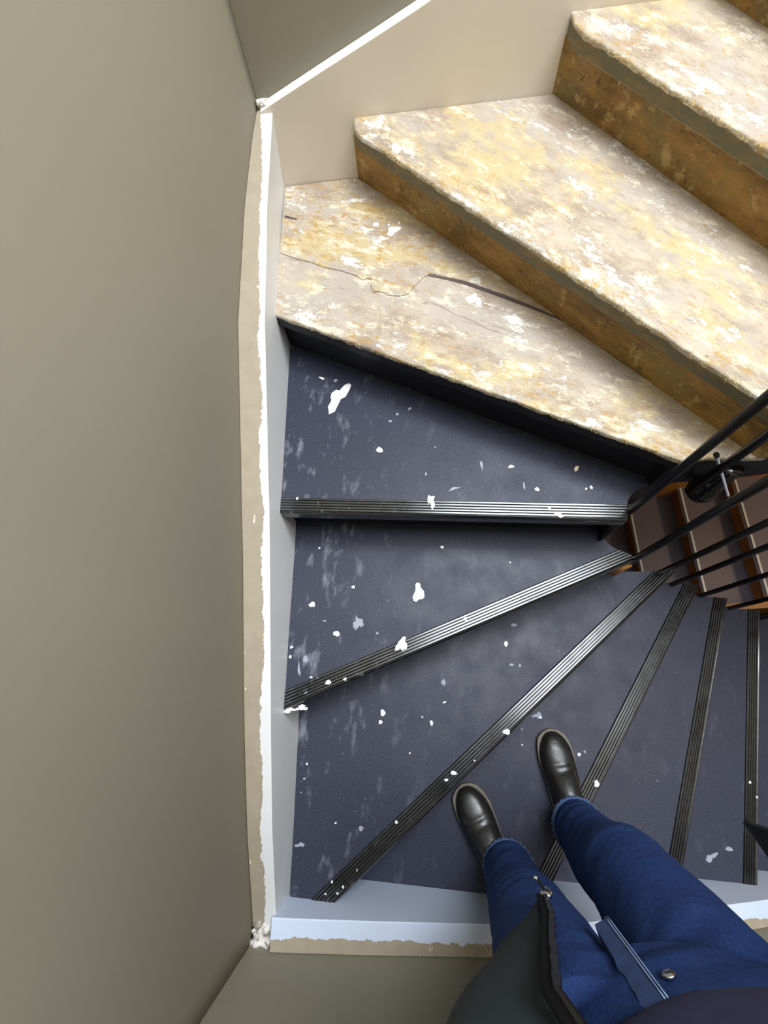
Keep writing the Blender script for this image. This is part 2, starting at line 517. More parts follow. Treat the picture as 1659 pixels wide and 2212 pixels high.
def line(k, d=0.0):
    """point on nosing k moved d metres into the tread, its direction and its up-stairs normal"""
    a, b = (Vector(p) for p in NOSE[k]); t = (b - a).normalized(); n = Vector((-t.y, t.x))
    return a + n * d, t, n


def clip(poly, p, n):
    out = []
    for i in range(len(poly)):
        a, b = Vector(poly[i]), Vector(poly[(i + 1) % len(poly)])
        da, db = (a - p).dot(n), (b - p).dot(n)
        if da >= 0: out.append((a.x, a.y))
        if (da > 0) != (db > 0) and abs(da - db) > 1e-9:
            q = a + (b - a) * (da / (da - db)); out.append((q.x, q.y))
    return out


LEFT = [(-0.317, front_face_y(-0.317)), (-0.322, -0.07), (-0.326, 0.3), (-0.329, 0.5), (-0.338, 0.85), (-0.345, back_face_y(-0.345))]
LOWER = [(2.9, front_face_y(2.9))] + LEFT[:4] + [(-0.33, 0.6), (0.492, 0.6), (0.485, 0.386), (0.489, 0.354), (0.499, 0.340), (0.514, 0.328), (0.530, 0.319), (0.548, 0.309), (0.562, 0.302),
         (0.75, 0.301), (0.9, 0.290), (1.05, 0.271), (1.24, 0.254), (2.9, 0.12)]
MID = [(-0.324, 0.15), LEFT[3], (-0.340, 0.95), (-0.340, 1.1), (0.64, 1.1), (0.64, 0.462), (0.583, 0.453), (0.558, 0.446), (0.537, 0.437), (0.520, 0.428), (0.508, 0.418), (0.497, 0.404), (0.491, 0.389), (0.487, 0.37), (0.485, 0.352), (0.485, 0.15)]
UPPER = [(-0.329, 0.5), LEFT[4], LEFT[5], (2.9, back_face_y(2.9)), (2.9, 0.43), (0.68, 0.428), (0.60, 0.432), (0.551, 0.425), (0.2, 0.3), (-0.329, 0.3)]


def footprint(k):
    return LOWER if k <= 2 else MID if k == 3 else UPPER


def jag_front(poly, k, amp):
    """break the front edge of a worn board into uneven short pieces"""
    p, t, n = line(k); out = []
    for i in range(len(poly)):
        a, b = Vector(poly[i]), Vector(poly[(i + 1) % len(poly)]); out.append((a.x, a.y))
        if abs((a - p).dot(n)) < 0.008 and abs((b - p).dot(n)) < 0.008 and (b - a).length > 0.2:
            nseg = 70
            for j in range(1, nseg):
                q = a + (b - a) * (j / nseg)
                q += n * (amp * (noise.noise(Vector((q.x * 40, q.y * 40, k))) + 0.7 * noise.noise(Vector((q.x * 150, q.y * 150, k)))))
                out.append((q.x, q.y))
    return out


TREADS = {}
WOODM = {4: 'wood4', 5: 'wood5', 6: 'wood6', 7: 'wood6', 8: 'wood6'}
for k in range(-5, 9):
    z = k * RISE
    poly = footprint(k)
    d0 = 0.004 if k <= 3 else 0.0
    p, t, n = line(k, d0); poly = clip(poly, p, n)
    if k < 8:
        p2, t2, n2 = line(k + 1, 0.045); poly = clip(poly, p2, -n2)
    else:
        poly = clip(poly, Vector((2.2, 0)), Vector((-1, 0)))
    wood = k >= 4
    END = {5: -0.127, 6: 0.366}
    if k in END:                                 # the nosing stops short of the wall with a rounded end
        e = END[k]; fy = (Vector(NOSE[k][0]) + (Vector(NOSE[k][1]) - Vector(NOSE[k][0])) * 0.0).y
        poly = clip(poly, Vector((e, 0)), Vector((1, 0)))
        ya = min(q[1] for q in poly if abs(q[0] - e) < 1e-4)
        nf = line(k)[2]
        for w in (0.3, 0.65):
            nb = (Vector((1, 0)) * (1 - w) + nf * w).normalized()
            poly = clip(poly, Vector((e, ya)) + nb * 0.004, nb)
    if wood:
        poly = jag_front(poly, k, 0.0022)
        bm = bmesh.new(); rr = []
        for zi, zz in enumerate((z - 0.040, z - 0.011, z)):        # worn top layer over the painted front edge
            rr.append([bm.verts.new((q[0], q[1], zz + (0.007 * noise.noise(Vector((q[0] * 45, q[1] * 45, k))) if zi == 1 else 0.0))) for q in poly])
        bm.faces.new(rr[2]); bm.faces.new(rr[0][::-1]); top_faces = []
        for i in range(len(poly)):
            j = (i + 1) % len(poly)
            bm.faces.new((rr[0][i], rr[0][j], rr[1][j], rr[1][i])).material_index = 1
            bm.faces.new((rr[1][i], rr[1][j], rr[2][j], rr[2][i]))
        tr = obj('tread', bm, [M[WOODM[k]], M['riser_black'] if k == 4 else M['wood_edge']], stairs)
        b = tr.modifiers.new('bevel', 'BEVEL'); b.width = 0.005; b.segments = 3; b.limit_method = 'ANGLE'; b.angle_limit = math.radians(60)
    else:
        tr = obj('tread', prism(poly, z - 0.034, z), [M['vinyl'], M['riser_black']], stairs)
        for pg in tr.data.polygons:
            pg.material_index = 0 if pg.normal.z > 0.5 else 1
    if k == -5:
        pass
    TREADS[k] = tr
    tr['label'] = ('bare board step with flaked cream and ochre paint' if wood else 'dark vinyl covered step with a ribbed black nosing')
    # riser under the nosing
    if k > -5:
        fp = footprint(k - 1) if k not in (3, 4) else footprint(k)
        if k == 4: fp = MID
        if k == 3: fp = [(-0.324, 0.15), LEFT[3], (-0.335, 0.8), (0.60, 0.8), (0.485, 0.42), (0.486, 0.30), (0.486, 0.15)]
        p, t, n = line(k, 0.030); rp = clip(fp, p, n); p, t, n = line(k, 0.052); rp = clip(rp, p, -n)
        if len(rp) > 2:
            rz = -0.040 if wood else -0.034
            rs = obj('riser', prism(rp, z - RISE, z + rz), M['riser_wood'] if k >= 5 else M['riser_black'], stairs)
    # ribbed nosing strip
    if k <= 3:
        fp = footprint(k)
        prof = [(0.040, 0.0005), (0.0385, 0.0038)]
        for j in range(5):                       # flat ribs parted by V grooves
            d = 0.0375 - j * 0.0068
            prof += [(d, 0.0044), (d - 0.0036, 0.0044), (d - 0.0052, 0.0028)]
        prof += [(0.0025, 0.0040), (0.0003, 0.0026), (-0.0015, -0.001), (-0.002, -0.006), (-0.002, -0.026), (0.0005, -0.029), (0.003, -0.029), (0.003, 0.0002)]
        # end cuts: intersect every profile line with the tread outline
        ends = []
        for (d, zz) in prof:
            p, t, n = line(k, d)
            ts = []
            for i in range(len(fp)):
                a, b = Vector(fp[i]), Vector(fp[(i + 1) % len(fp)]); e = b - a
                den = t.x * e.y - t.y * e.x
                if abs(den) < 1e-9: continue
                w = a - p; tt = (w.x * e.y - w.y * e.x) / den; uu = (w.x * t.y - w.y * t.x) / den
                if -1e-6 <= uu <= 1 + 1e-6: ts.append(tt)
            mid_t = (Vector(NOSE[k][1]) - Vector(NOSE[k][0])).length * 0.55
            lo = max([q for q in ts if q < mid_t], default=0.0); hi = min([q for q in ts if q > mid_t], default=1.0)
            ends.append((p + t * lo, p + t * hi))
        bm = bmesh.new()
        va = [bm.verts.new((e[0].x, e[0].y, z + zz)) for e, (d, zz) in zip(ends, prof)]
        vb = [bm.verts.new((e[1].x, e[1].y, z + zz)) for e, (d, zz) in zip(ends, prof)]
        m_ = len(prof)
        for i in range(m_):
            bm.faces.new((va[i], va[(i + 1) % m_], vb[(i + 1) % m_], vb[i]))
        bm.faces.new(va); bm.faces.new(vb[::-1])
        st = obj('nosing_strip', bm, M['nosing'], tr)
        st['label'] = 'glossy black ribbed nosing strip'

# landing slab below the last built step
obj('landing', prism([(1.80, front_face_y(1.8)), (2.95, front_face_y(2.95)), (2.95, 0.15), (1.80, 0.22)], -0.94, -0.90), M['low_vinyl'], stairs)

# worn layer of ochre paint left on the back of the lowest wooden step, with its peeling edge and open split
z4 = 4 * RISE
layer = [(-0.335, 1.067), (-0.292, 1.044), (-0.25, 1.028), (-0.217, 1.009), (-0.17, 0.993), (-0.132, 0.973), (-0.116, 0.958), (-0.104, 0.962), (-0.093, 0.959), (-0.095, 0.941), (-0.087, 0.916), (-0.075, 0.918),
         (-0.061, 0.913), (-0.050, 0.903), (-0.038, 0.901), (-0.020, 0.899), (-0.004, 0.903), (0.010, 0.922), (0.022, 0.937), (0.040, 0.957), (0.055, 0.966), (0.145, 0.932), (0.242, 0.878), (0.343, 0.815), (0.401, 0.773), (0.463, 0.716)]
p5, t5, n5 = line(5, 0.032)
lay_poly = layer + [(0.47, 0.725), (-0.138, 1.336), (-0.338, 1.318)]
lay = obj('old_paint_layer', prism(lay_poly, z4 + 0.0002, z4 + 0.0028), M['wood4b'], TREADS[4]); lay['label'] = 'ochre layer of old paint with a curled peeling edge'
crack_pts = [(0.050, 0.962), (0.100, 0.945), (0.145, 0.927), (0.19, 0.902), (0.242, 0.872), (0.30, 0.837), (0.343, 0.809), (0.401, 0.768)]
bm = bmesh.new(); up = []; dn = []
for i, (x, y) in enumerate(crack_pts):
    w = 0.0055 * (1 - abs(i - 3) / 6.0) + 0.001 * random.uniform(-1, 1)
    up.append((x + 0.45 * w, y + 0.9 * w)); dn.append((x - 0.45 * w, y - 0.9 * w))
obj('split', prism(dn + up[::-1], z4 + 0.0002, z4 + 0.0012, bm), M['crack'], TREADS[4])
hair = [(0.041, 0.881), (0.075, 0.862), (0.111, 0.833), (0.15, 0.812), (0.185, 0.784), (0.22, 0.768), (0.251, 0.749)]
obj('hairline_split', tube([(x, y, z4) for x, y in hair], [0.0005, 0.0009, 0.0006, 0.0010, 0.0008, 0.0006, 0.0003], 6), M['hairline'], TREADS[4])
obj('knot_gap', prism([(-0.334, 1.205), (-0.30, 1.190), (-0.298, 1.184), (-0.334, 1.196)], z4 + 0.0028, z4 + 0.0036), M['crack'], TREADS[4])

# frayed fibres of old glue along the worn board edges
for k in (4, 5, 6):
    p, t, n = line(k); L = (Vector(NOSE[k][1]) - Vector(NOSE[k][0])).length
    bm = bmesh.new(); z = k * RISE; rnd = random.Random(k)
    for i in range(700):
        s_ = rnd.uniform(0.02, L - 0.01)
        if noise.noise(Vector((s_ * 7, k, 0))) < -0.15 and rnd.random() < 0.8: continue
        q = p + t * s_; ln = rnd.uniform(0.0012, 0.0052); w = rnd.uniform(0.0003, 0.0008)
        a = rnd.uniform(-0.9, 0.9); d = (-n * math.cos(a) + t * math.sin(a)) * ln; zt = z - rnd.uniform(0.001, 0.009)
        c0 = Vector((q.x, q.y, zt)) + Vector((n.x, n.y, 0)) * 0.003; tip = Vector((q.x + d.x, q.y + d.y, zt - rnd.uniform(-0.001, 0.004)))
        tv = Vector((t.x, t.y, 0)) * w
        v = [bm.verts.new(c0 - tv), bm.verts.new(c0 + tv), bm.verts.new(c0 + Vector((0, 0, w * 1.5))), bm.verts.new(tip)]
        bm.faces.new((v[0], v[1], v[3])); bm.faces.new((v[1], v[2], v[3])); bm.faces.new((v[2], v[0], v[3])); bm.faces.new((v[0], v[2], v[1]))
    tag(obj('frayed_edge', bm, M['fibre'], TREADS[k]), kind='stuff')

# ---- strings along the walls
LEFT_TOP = [(-0.50, 0.232), (-0.481, 0.239), (-0.302, 0.318), (-0.114, 0.382), (0.077, 0.440), (0.272, 0.500), (0.517, 0.588), (0.761, 0.679), (1.041, 0.743), (1.241, 0.771), (1.346, 0.782), (1.40, 0.785)]
BACK_TOP = [(-0.36, 0.783), (-0.305, 0.805), (-0.183, 0.852), (-0.072, 0.894), (0.06, 0.945), (0.3, 1.06), (0.6, 1.21), (0.9, 1.36), (1.3, 1.56), (2.2, 2.0)]
FRONT_TOP = [(-0.36, 0.262), (-0.316, 0.257), (-0.118, 0.221), (0.153, 0.166), (0.372, 0.103), (0.92, -0.163), (1.3, -0.36), (1.9, -0.66), (2.9, -0.75)]


def string_board(name, cols, mat, wob=0.0):
    """cols: list of 6-point sections (inner bottom, inner mid, inner top, outer top, outer bottom)"""
    bm = bmesh.new(); C = [[bm.verts.new(q) for q in c] for c in cols]; m_ = len(cols[0])
    for a, b in zip(C, C[1:]):
        for k in range(m_):
            bm.faces.new((a[k], b[k], b[(k + 1) % m_], a[(k + 1) % m_]))
    bm.faces.new(C[0]); bm.faces.new(C[-1][::-1])
    o = obj(name, bm, mat, stairs, bevel=0.0025)
    return o


cols = []
for i in range(61):
    y = -0.500 + i * (1.352 + 0.500) / 60
    zt = interp(LEFT_TOP, y); xin = -0.325 + 0.0012 * noise.noise(Vector((0, y * 7, 1)))
    xlow = -0.318 - 0.006 * min(1, max(0, (y + 0.4) / 0.5)) - 0.021 * min(1, max(0, (y - 0.35) / 0.9))
    xo = interp(WALL_LEFT_X, y) + 0.0005
    ztop_o = zt + 0.001 * noise.noise(Vector((3, y * 12, 1)))
    cols.append([(xlow, y, zt - 0.62), (xlow, y, zt - 0.16), (xin, y, zt), (xo, y, ztop_o), (xo, y, zt - 0.62)])
ws = string_board('wall_string', cols, M['string_left']); ws['label'] = 'white gloss string board with a bare strip along the wall'
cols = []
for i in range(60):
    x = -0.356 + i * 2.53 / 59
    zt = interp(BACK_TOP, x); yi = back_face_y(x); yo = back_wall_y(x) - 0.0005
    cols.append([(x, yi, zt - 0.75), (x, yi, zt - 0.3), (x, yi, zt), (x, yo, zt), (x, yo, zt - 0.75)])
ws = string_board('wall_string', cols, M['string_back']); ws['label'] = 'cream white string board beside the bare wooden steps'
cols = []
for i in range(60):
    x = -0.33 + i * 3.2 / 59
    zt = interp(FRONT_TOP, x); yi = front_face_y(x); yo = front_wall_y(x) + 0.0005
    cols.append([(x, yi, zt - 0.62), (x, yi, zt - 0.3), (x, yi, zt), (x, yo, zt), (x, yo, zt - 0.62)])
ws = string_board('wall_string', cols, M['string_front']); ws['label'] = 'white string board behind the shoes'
# lumps of old paint in the two corners
for (cx, cy, cz, nn, sd) in ((-0.350, 1.360, 0.790, 16, 3), (-0.352, -0.512, 0.238, 18, 5)):
    rnd = random.Random(sd)
    bm = bmesh.new()
    ball((cx, cy, cz - 0.006), 0.016, bm, (1.5, 1.4, 0.6), seg=14)
    for i in range(nn):
        ball((cx + rnd.uniform(-0.022, 0.024), cy + rnd.uniform(-0.024, 0.022), cz + rnd.uniform(-0.004, 0.004)), rnd.uniform(0.004, 0.009), bm, (1, 1, 0.7), seg=10)
    o = obj('paint_clump', fuse(bm, 0.002, 5), M['clump'], stairs); o['label'] = 'lumpy old paint in the string corner'

# ---- inner string of the wooden flight, black, with its newel end
cols = []
for (x, z_hi, z_lo) in ((0.545, 0.556, 0.455), (0.60, 0.558, 0.475), (0.66, 0.558, 0.480), (0.75, 0.60, 0.50), (0.95, 0.72, 0.60), (1.3, 0.95, 0.75), (2.2, 1.2, 0.98)):
    cols.append([(x, 0.432, z_lo), (x, 0.432, z_hi), (x, 0.470, z_hi), (x, 0.470, z_lo)])
bm = bmesh.new(); C = [[bm.verts.new(q) for q in c] for c in cols]
for a, b in zip(C, C[1:]):
    for k in range(4): bm.faces.new((a[k], b[k], b[(k + 1) % 4], a[(k + 1) % 4]))
bm.faces.new(C[0]); bm.faces.new(C[-1][::-1])
o = obj('inner_string', bm, M['inner_black'], stairs, bevel=0.004); o['label'] = 'black painted inner string'
# rim of the semicircular well under the dark steps
for k, pts in ((2, [(0.485, 0.44), (0.4851, 0.386), (0.489, 0.354), (0.499, 0.340), (0.514, 0.328), (0.530, 0.319), (0.548, 0.309), (0.562, 0.302)]),
               (3, [(0.485, 0.352), (0.487, 0.37), (0.491, 0.389), (0.497, 0.404), (0.508, 0.418), (0.520, 0.428), (0.537, 0.437), (0.558, 0.446), (0.583, 0.453)])):
    bm = bmesh.new(); z = k * RISE
    rows = []
    for (x, y) in pts:
        dx, dy = 0.56 - x, 0.375 - y; l = math.hypot(dx, dy)
        ox, oy = x - dx / l * 0.012, y - dy / l * 0.012
        rows.append([bm.verts.new((x, y, z - 0.155)), bm.verts.new((x, y, z - 0.034)), bm.verts.new((ox, oy, z - 0.034)), bm.verts.new((ox, oy, z - 0.155))])
    for a, b in zip(rows, rows[1:]):
        for q in range(4): bm.faces.new((a[q], b[q], b[(q + 1) % 4], a[(q + 1) % 4]))
    bm.faces.new(rows[0]); bm.faces.new(rows[-1][::-1])
    obj('well_rim', bm, M['low_wood'] if k == 2 else M['inner_black'], stairs, smooth=True)
# inner string of the dark flight
bm = bmesh.new(); C = []
for (x, y) in ((0.575, 0.300), (0.75, 0.2995), (0.9, 0.2885), (1.05, 0.2695), (1.24, 0.2525), (1.8, 0.206)):
    zz = 0.25 - (x - 0.575) * 0.80
    C.append([bm.verts.new((x, y - 0.03, zz - 0.24)), bm.verts.new((x, y - 0.002, zz - 0.24)), bm.verts.new((x, y - 0.002, zz - 0.14)), bm.verts.new((x, y - 0.03, zz - 0.14))])
for a, b in zip(C, C[1:]):
    for q in range(4): bm.faces.new((a[q], b[q], b[(q + 1) % 4], a[(q + 1) % 4]))
bm.faces.new(C[0]); bm.faces.new(C[-1][::-1])
obj('inner_string', bm, M['inner_black'], stairs)
# newel drop with glossy ball
bm = bmesh.new()
NX, NY = 0.672, 0.428
prof = [(0.0, 0.408), (0.016, 0.412), (0.028, 0.424), (0.033, 0.442), (0.028, 0.460), (0.018, 0.471), (0.017, 0.476), (0.026, 0.482), (0.026, 0.492), (0.021, 0.498), (0.021, 0.556), (0.0, 0.556)]
bv = []
for (r_, z) in prof:
    bv.append([bm.verts.new((NX + r_ * math.cos(a * math.pi / 12), NY + r_ * math.sin(a * math.pi / 12), z)) for a in range(24)] if r_ > 0 else [bm.verts.new((NX, NY, z))])
for a, b in zip(bv, bv[1:]):
    if len(a) == 1:
        for q in range(24): bm.faces.new((a[0], b[(q + 1) % 24], b[q]))
    elif len(b) == 1:
        for q in range(24): bm.faces.new((a[q], a[(q + 1) % 24], b[0]))
    else:
        for q in range(24): bm.faces.new((a[q], a[(q + 1) % 24], b[(q + 1) % 24], b[q]))
o = obj('newel_drop', bm, M['iron_gloss'], stairs, smooth=True); o['label'] = 'glossy black turned newel drop'

# ---- dried paint on the steps
SPLATS = [
    (3, -0.195, 0.7172, 0.45, 0.0200, 0.043, -38, 'w'), (3, -0.2416, 0.78, 0.45, 0.0089, 0.0038, -30, 'w'), (3, -0.2032, 0.7705, 0.45, 0.0057, 0.0052, 0, 'f'),
    (3, -0.0833, 0.5553, 0.45, 0.0088, 0.0085, 0, 'w'), (3, -0.0053, 0.6727, 0.45, 0.006, 0.0035, 30, 'f'), (3, -0.0379, 0.6574, 0.45, 0.0042, 0.0042, 0, 'f'),
    (3, -0.0561, 0.6375, 0.45, 0.0054, 0.0034, 10, 'f'), (3, 0.1668, 0.504, 0.45, 0.0034, 0.0151, 0, 'f'), (3, 0.2376, 0.4978, 0.45, 0.0072, 0.005, 10, 'w'),
    (3, 0.3911, 0.4876, 0.45, 0.0049, 0.0087, -40, 'c'), (3, 0.2631, 0.4454, 0.45, 0.0027, 0.0109, 0, 'f'), (3, 0.2925, 0.4361, 0.45, 0.0054, 0.006, 0, 'w'),
    (3, 0.4181, 0.4371, 0.45, 0.0037, 0.0048, 0, 'w'), (3, 0.4059, 0.4339, 0.45, 0.0032, 0.003, 0, 'w'), (3, 0.0962, 0.4432, 0.45, 0.0122, 0.0043, 20, 'f'),
    (3, 0.0307, 0.4847, 0.45, 0.0028, 0.005, 0, 'f'), (3, 0.0561, 0.5579, 0.45, 0.0035, 0.002, 0, 'f'), (3, 0.0415, 0.4105, 0.4545, 0.0088, 0.0155, 0, 'w'),
    (3, 0.3331, 0.3689, 0.4545, 0.0115, 0.0052, -30, 'w'), (3, 0.3141, 0.3843, 0.4545, 0.0037, 0.0041, 0, 'w'), (3, -0.2845, 0.4269, 0.4545, 0.0035, 0.0037, 0, 'w'),
    (2, 0.0057, 0.2207, 0.3, 0.0159, 0.0202, 10, 'w'), (2, 0.0075, 0.241, 0.3, 0.0048, 0.0048, 0, 'w'), (2, -0.1489, 0.1466, 0.3, 0.0129, 0.016, 10, 'f'),
    (2, -0.2022, 0.1209, 0.3, 0.0088, 0.0074, 0, 'w'), (2, -0.2686, 0.1944, 0.3, 0.0091, 0.0071, 0, 'w'), (2, -0.1628, 0.2386, 0.3, 0.0048, 0.0048, 0, 'w'),
    (2, -0.0995, 0.1213, 0.3, 0.0041, 0.0034, 0, 'f'), (2, 0.0711, 0.3411, 0.3, 0.0055, 0.0038, 0, 'w'), (2, -0.2568, 0.3451, 0.3, 0.0032, 0.0032, 0, 'w'),
    (2, -0.2342, 0.1531, 0.3, 0.0054, 0.0023, 0, 'f'), (2, -0.3145, 0.089, 0.3, 0.0053, 0.0034, 20, 'w'), (2, -0.3163, 0.0658, 0.3, 0.0041, 0.0044, 0, 'w'),
    (2, -0.2775, 0.0601, 0.3, 0.007, 0.0099, 0, 'f'), (2, -0.2922, 0.0363, 0.3, 0.0029, 0.0184, 4, 'f'), (2, -0.2612, 0.018, 0.3, 0.004, 0.0027, 0, 'w'),
    (2, 0.2438, 0.2967, 0.3, 0.0024, 0.0025, 0, 'w'), (2, -0.0384, 0.0938, 0.3045, 0.0114, 0.0187, -15, 'w'), (2, 0.1198, 0.1539, 0.3045, 0.0046, 0.0051, 0, 'w'),
    (2, -0.2176, 0.0063, 0.3045, 0.0074, 0.0058, 0, 'w'), (2, -0.1772, 0.0136, 0.3045, 0.0051, 0.0032, 20, 'w'), (2, -0.2717, -0.0177, 0.3045, 0.0056, 0.0016, 25, 'f'),
    (2, -0.2815, -0.0512, 0.2925, 0.0124, 0.0067, 15, 'w'), (2, -0.3117, -0.0564, 0.2925, 0.0147, 0.0062, 0, 'w'), (1, 0.0673, 0.007, 0.15, 0.0062, 0.0088, 0, 'f'),
    (1, 0.2419, 0.1058, 0.15, 0.0056, 0.008, 0, 'w'), (1, 0.2518, 0.0515, 0.15, 0.0061, 0.0048, 0, 'f'), (1, 0.2736, 0.049, 0.15, 0.0037, 0.0048, 0, 'f'),
    (1, 0.2681, 0.1564, 0.15, 0.0088, 0.005, 0, 'f'), (1, -0.0962, -0.0691, 0.15, 0.0074, 0.0085, 0, 'w'), (1, -0.1023, -0.0916, 0.15, 0.0061, 0.005, 0, 'w'),
    (1, 0.0314, -0.0931, 0.15, 0.0042, 0.0072, 0, 'w'), (1, 0.0675, -0.0426, 0.15, 0.0055, 0.0023, 20, 'w'), (1, 0.0077, -0.0788, 0.15, 0.0043, 0.0034, 0, 'f'),
    (1, -0.2135, -0.3207, 0.15, 0.0029, 0.0025, 0, 'w'), (1, -0.1498, -0.3313, 0.15, 0.0069, 0.0058, 0, 'f'), (1, -0.2934, -0.191, 0.15, 0.003, 0.0032, 0, 'w'),
    (1, -0.0269, -0.1641, 0.15, 0.0024, 0.0021, 0, 'w'), (1, -0.3002, -0.3678, 0.15, 0.0127, 0.0048, 0, 'f'), (1, -0.2986, -0.2248, 0.15, 0.0024, 0.0021, 0, 'w'),
    (1, 0.2225, -0.1125, 0.1545, 0.0094, 0.007, 20, 'w'), (1, 0.0829, -0.2073, 0.1545, 0.0081, 0.0051, 0, 'w'), (1, 0.0637, -0.2229, 0.1545, 0.0052, 0.0036, 0, 'w'),
    (1, 0.1368, -0.1789, 0.1545, 0.0023, 0.0021, 0, 'w'), (1, -0.0626, -0.3152, 0.1545, 0.004, 0.0039, 0, 'w'), (1, -0.2173, -0.4393, 0.1545, 0.0028, 0.0032, 0, 'w'),
    (1, -0.1903, -0.4486, 0.1545, 0.0028, 0.0032, 0, 'w'), (1, -0.2031, -0.4614, 0.1545, 0.0033, 0.0022, 0, 'w'), (1, -0.2318, -0.463, 0.1545, 0.0033, 0.0018, 0, 'w'),
    (1, -0.1578, -0.4151, 0.1545, 0.0022, 0.0032, 0, 'f'), (0, 0.3393, -0.0814, 0.0, 0.0125, 0.008, 10, 'f'), (0, 0.3466, -0.0863, 0.0, 0.0059, 0.0049, 0, 'w'),
    (0, 0.2893, -0.1587, 0.0, 0.0026, 0.0024, 0, 'w'), (0, 0.2922, -0.1181, 0.0, 0.002, 0.0018, 0, 'w'), (0, 0.4435, -0.1819, 0.0, 0.0051, 0.0053, 0, 'w'),
    (0, 0.4597, -0.1748, 0.0, 0.0038, 0.0041, 0, 'f'), (0, 0.428, -0.1936, 0.0, 0.0019, 0.0017, 0, 'w'), (0, 0.4788, -0.2521, 0.0045, 0.0068, 0.0095, -20, 'w'),
    (-2, 0.8901, -0.4999, -0.3, 0.0207, 0.0087, 20, 'f'), (-2, 0.9506, -0.477, -0.3, 0.0111, 0.0069, 0, 'f'), (-2, 1.0579, -0.2934, -0.2955, 0.0043, 0.0041, 0, 'w'),
    (-2, 1.0682, -0.3347, -0.2955, 0.0035, 0.004, 0, 'w'), (4, -0.0366, 1.122, 0.6, 0.0123, 0.0236, -40, 'w'), (4, -0.0834, 1.1483, 0.6, 0.0087, 0.0077, 20, 'w'),
    (4, -0.0217, 1.1478, 0.6, 0.0031, 0.006, 0, 'w'), (4, 0.1585, 0.8767, 0.6, 0.0178, 0.0173, 0, 'w'), (4, -0.0488, 1.1434, 0.6, 0.0031, 0.0043, 0, 'w'),
]


def splash(k, x, y, z, rx, ry, ang, kind, i):
    rnd = random.Random(i * 13 + 5); bm = bmesh.new(); nv = 18
    ph = [rnd.uniform(0, 6.28) for _ in range(4)]
    big = max(rx, ry) > 0.012
    am = (0.34, 0.24, 0.16) if big else (0.14, 0.1, 0.06)
    a0 = math.radians(ang); top = []; bot = []
    lift = 0.0045 if abs(z - k * RISE) > 0.002 and z > k * RISE else 0.0
    if k == 4 and x < 0.12: lift = 0.0027            # these lie on the raised old paint layer
    zz = k * RISE + lift
    if k == 2 and z < 0.296: zz = 0.2985 - 0.004
    hgt = 0.0016 if big else 0.0013
    for j in range(nv):
        a = 2 * math.pi * j / nv
        r = 1 + am[0] * math.sin(2 * a + ph[0]) * 0.6 + am[1] * math.sin(3 * a + ph[1]) + am[2] * math.sin(5 * a + ph[2]) + am[2] * rnd.uniform(-1, 1)
        px, py = rx * r * math.cos(a), ry * r * math.sin(a)
        qx, qy = px * math.cos(a0) - py * math.sin(a0), px * math.sin(a0) + py * math.cos(a0)
        bot.append(bm.verts.new((x + qx, y + qy, zz - 0.0005))); top.append(bm.verts.new((x + qx * 0.8, y + qy * 0.8, zz + hgt)))
    bm.faces.new(top); bm.faces.new(bot[::-1])
    for j in range(nv): bm.faces.new((bot[j], bot[(j + 1) % nv], top[(j + 1) % nv], top[j]))
    return obj('paint_splash', bm, M[{'w': 'splash', 'f': 'faint', 'c': 'cream'}[kind]], TREADS[k], smooth=False)


for i, s_ in enumerate(SPLATS):
    splash(*s_, i)

# ================================================================== balusters and rail
rail = tag(empty('stair_railing', (0.794, 0.296, 0.0)), 'black iron railing of thin rods around the stairwell', 'railing')
FEET = {4: (0.605, 0.400), 3: (0.4955, 0.376), 2: (0.556, 0.3005), 1: (0.687, 0.297), 0: (0.794, 0.293), -1: (0.959, 0.283), -2: (1.137, 0.262), -3: (1.33, 0.243), -4: (1.53, 0.226)}
tops = []
for k in sorted(FEET, reverse=True):
    x, y = FEET[k]; z = k * RISE
    zt = z + 0.86
    bm = tube([(x, y, z - (0.10 if k == 4 else 0.03)), (x, y, z + 0.1), (x, y, zt)], 0.0085 if k >= 2 else 0.0072, 12)
    b_ = obj('baluster', bm, M['iron'], rail, smooth=True)
    tops.append((x, y, zt))
tops = [(0.80, 0.415, 1.62), (0.70, 0.41, 1.53)] + tops + [(1.9, 0.20, 0.02)]
obj('handrail', tube(tops, 0.021, 16), M['iron'], rail, smooth=True)
# bracket that ties the rod to the string
bm = tube([(0.605, 0.400, 0.50), (0.625, 0.418, 0.50), (0.640, 0.432, 0.50)], 0.010, 12)
obj('bracket', bm, M['iron'], rail, smooth=True)
bm = tube([(0.4955, 0.376, 0.62), (0.53, 0.40, 0.60), (0.575, 0.432, 0.555), (0.60, 0.440, 0.53)], [0.008, 0.009, 0.011, 0.012], 12)
obj('bracket', bm, M['iron'], rail, smooth=True)

# threaded bolt sticking out beside the newel
bolt = tag(empty('threaded_bolt', (0.668, 0.384, 0.520)), 'thin bright threaded steel bolt slanting beside the black newel drop', 'bolt')
A, B = Vector((0.594, 0.421, 0.63)), Vector((0.671, 0.379, 0.520))
n_t = 60
pts = [A.lerp(B, i / n_t) for i in range(n_t + 1)]
obj('threaded_rod', tube(pts, [0.0030 if i % 2 else 0.0023 for i in range(n_t + 1)], 10), M['bolt'], bolt, smooth=False)
dv = (A - B).normalized()
obj('bolt_head', tube([A - dv * 0.002, A + dv * 0.006], 0.0055, 6), M['iron_gloss'], bolt)

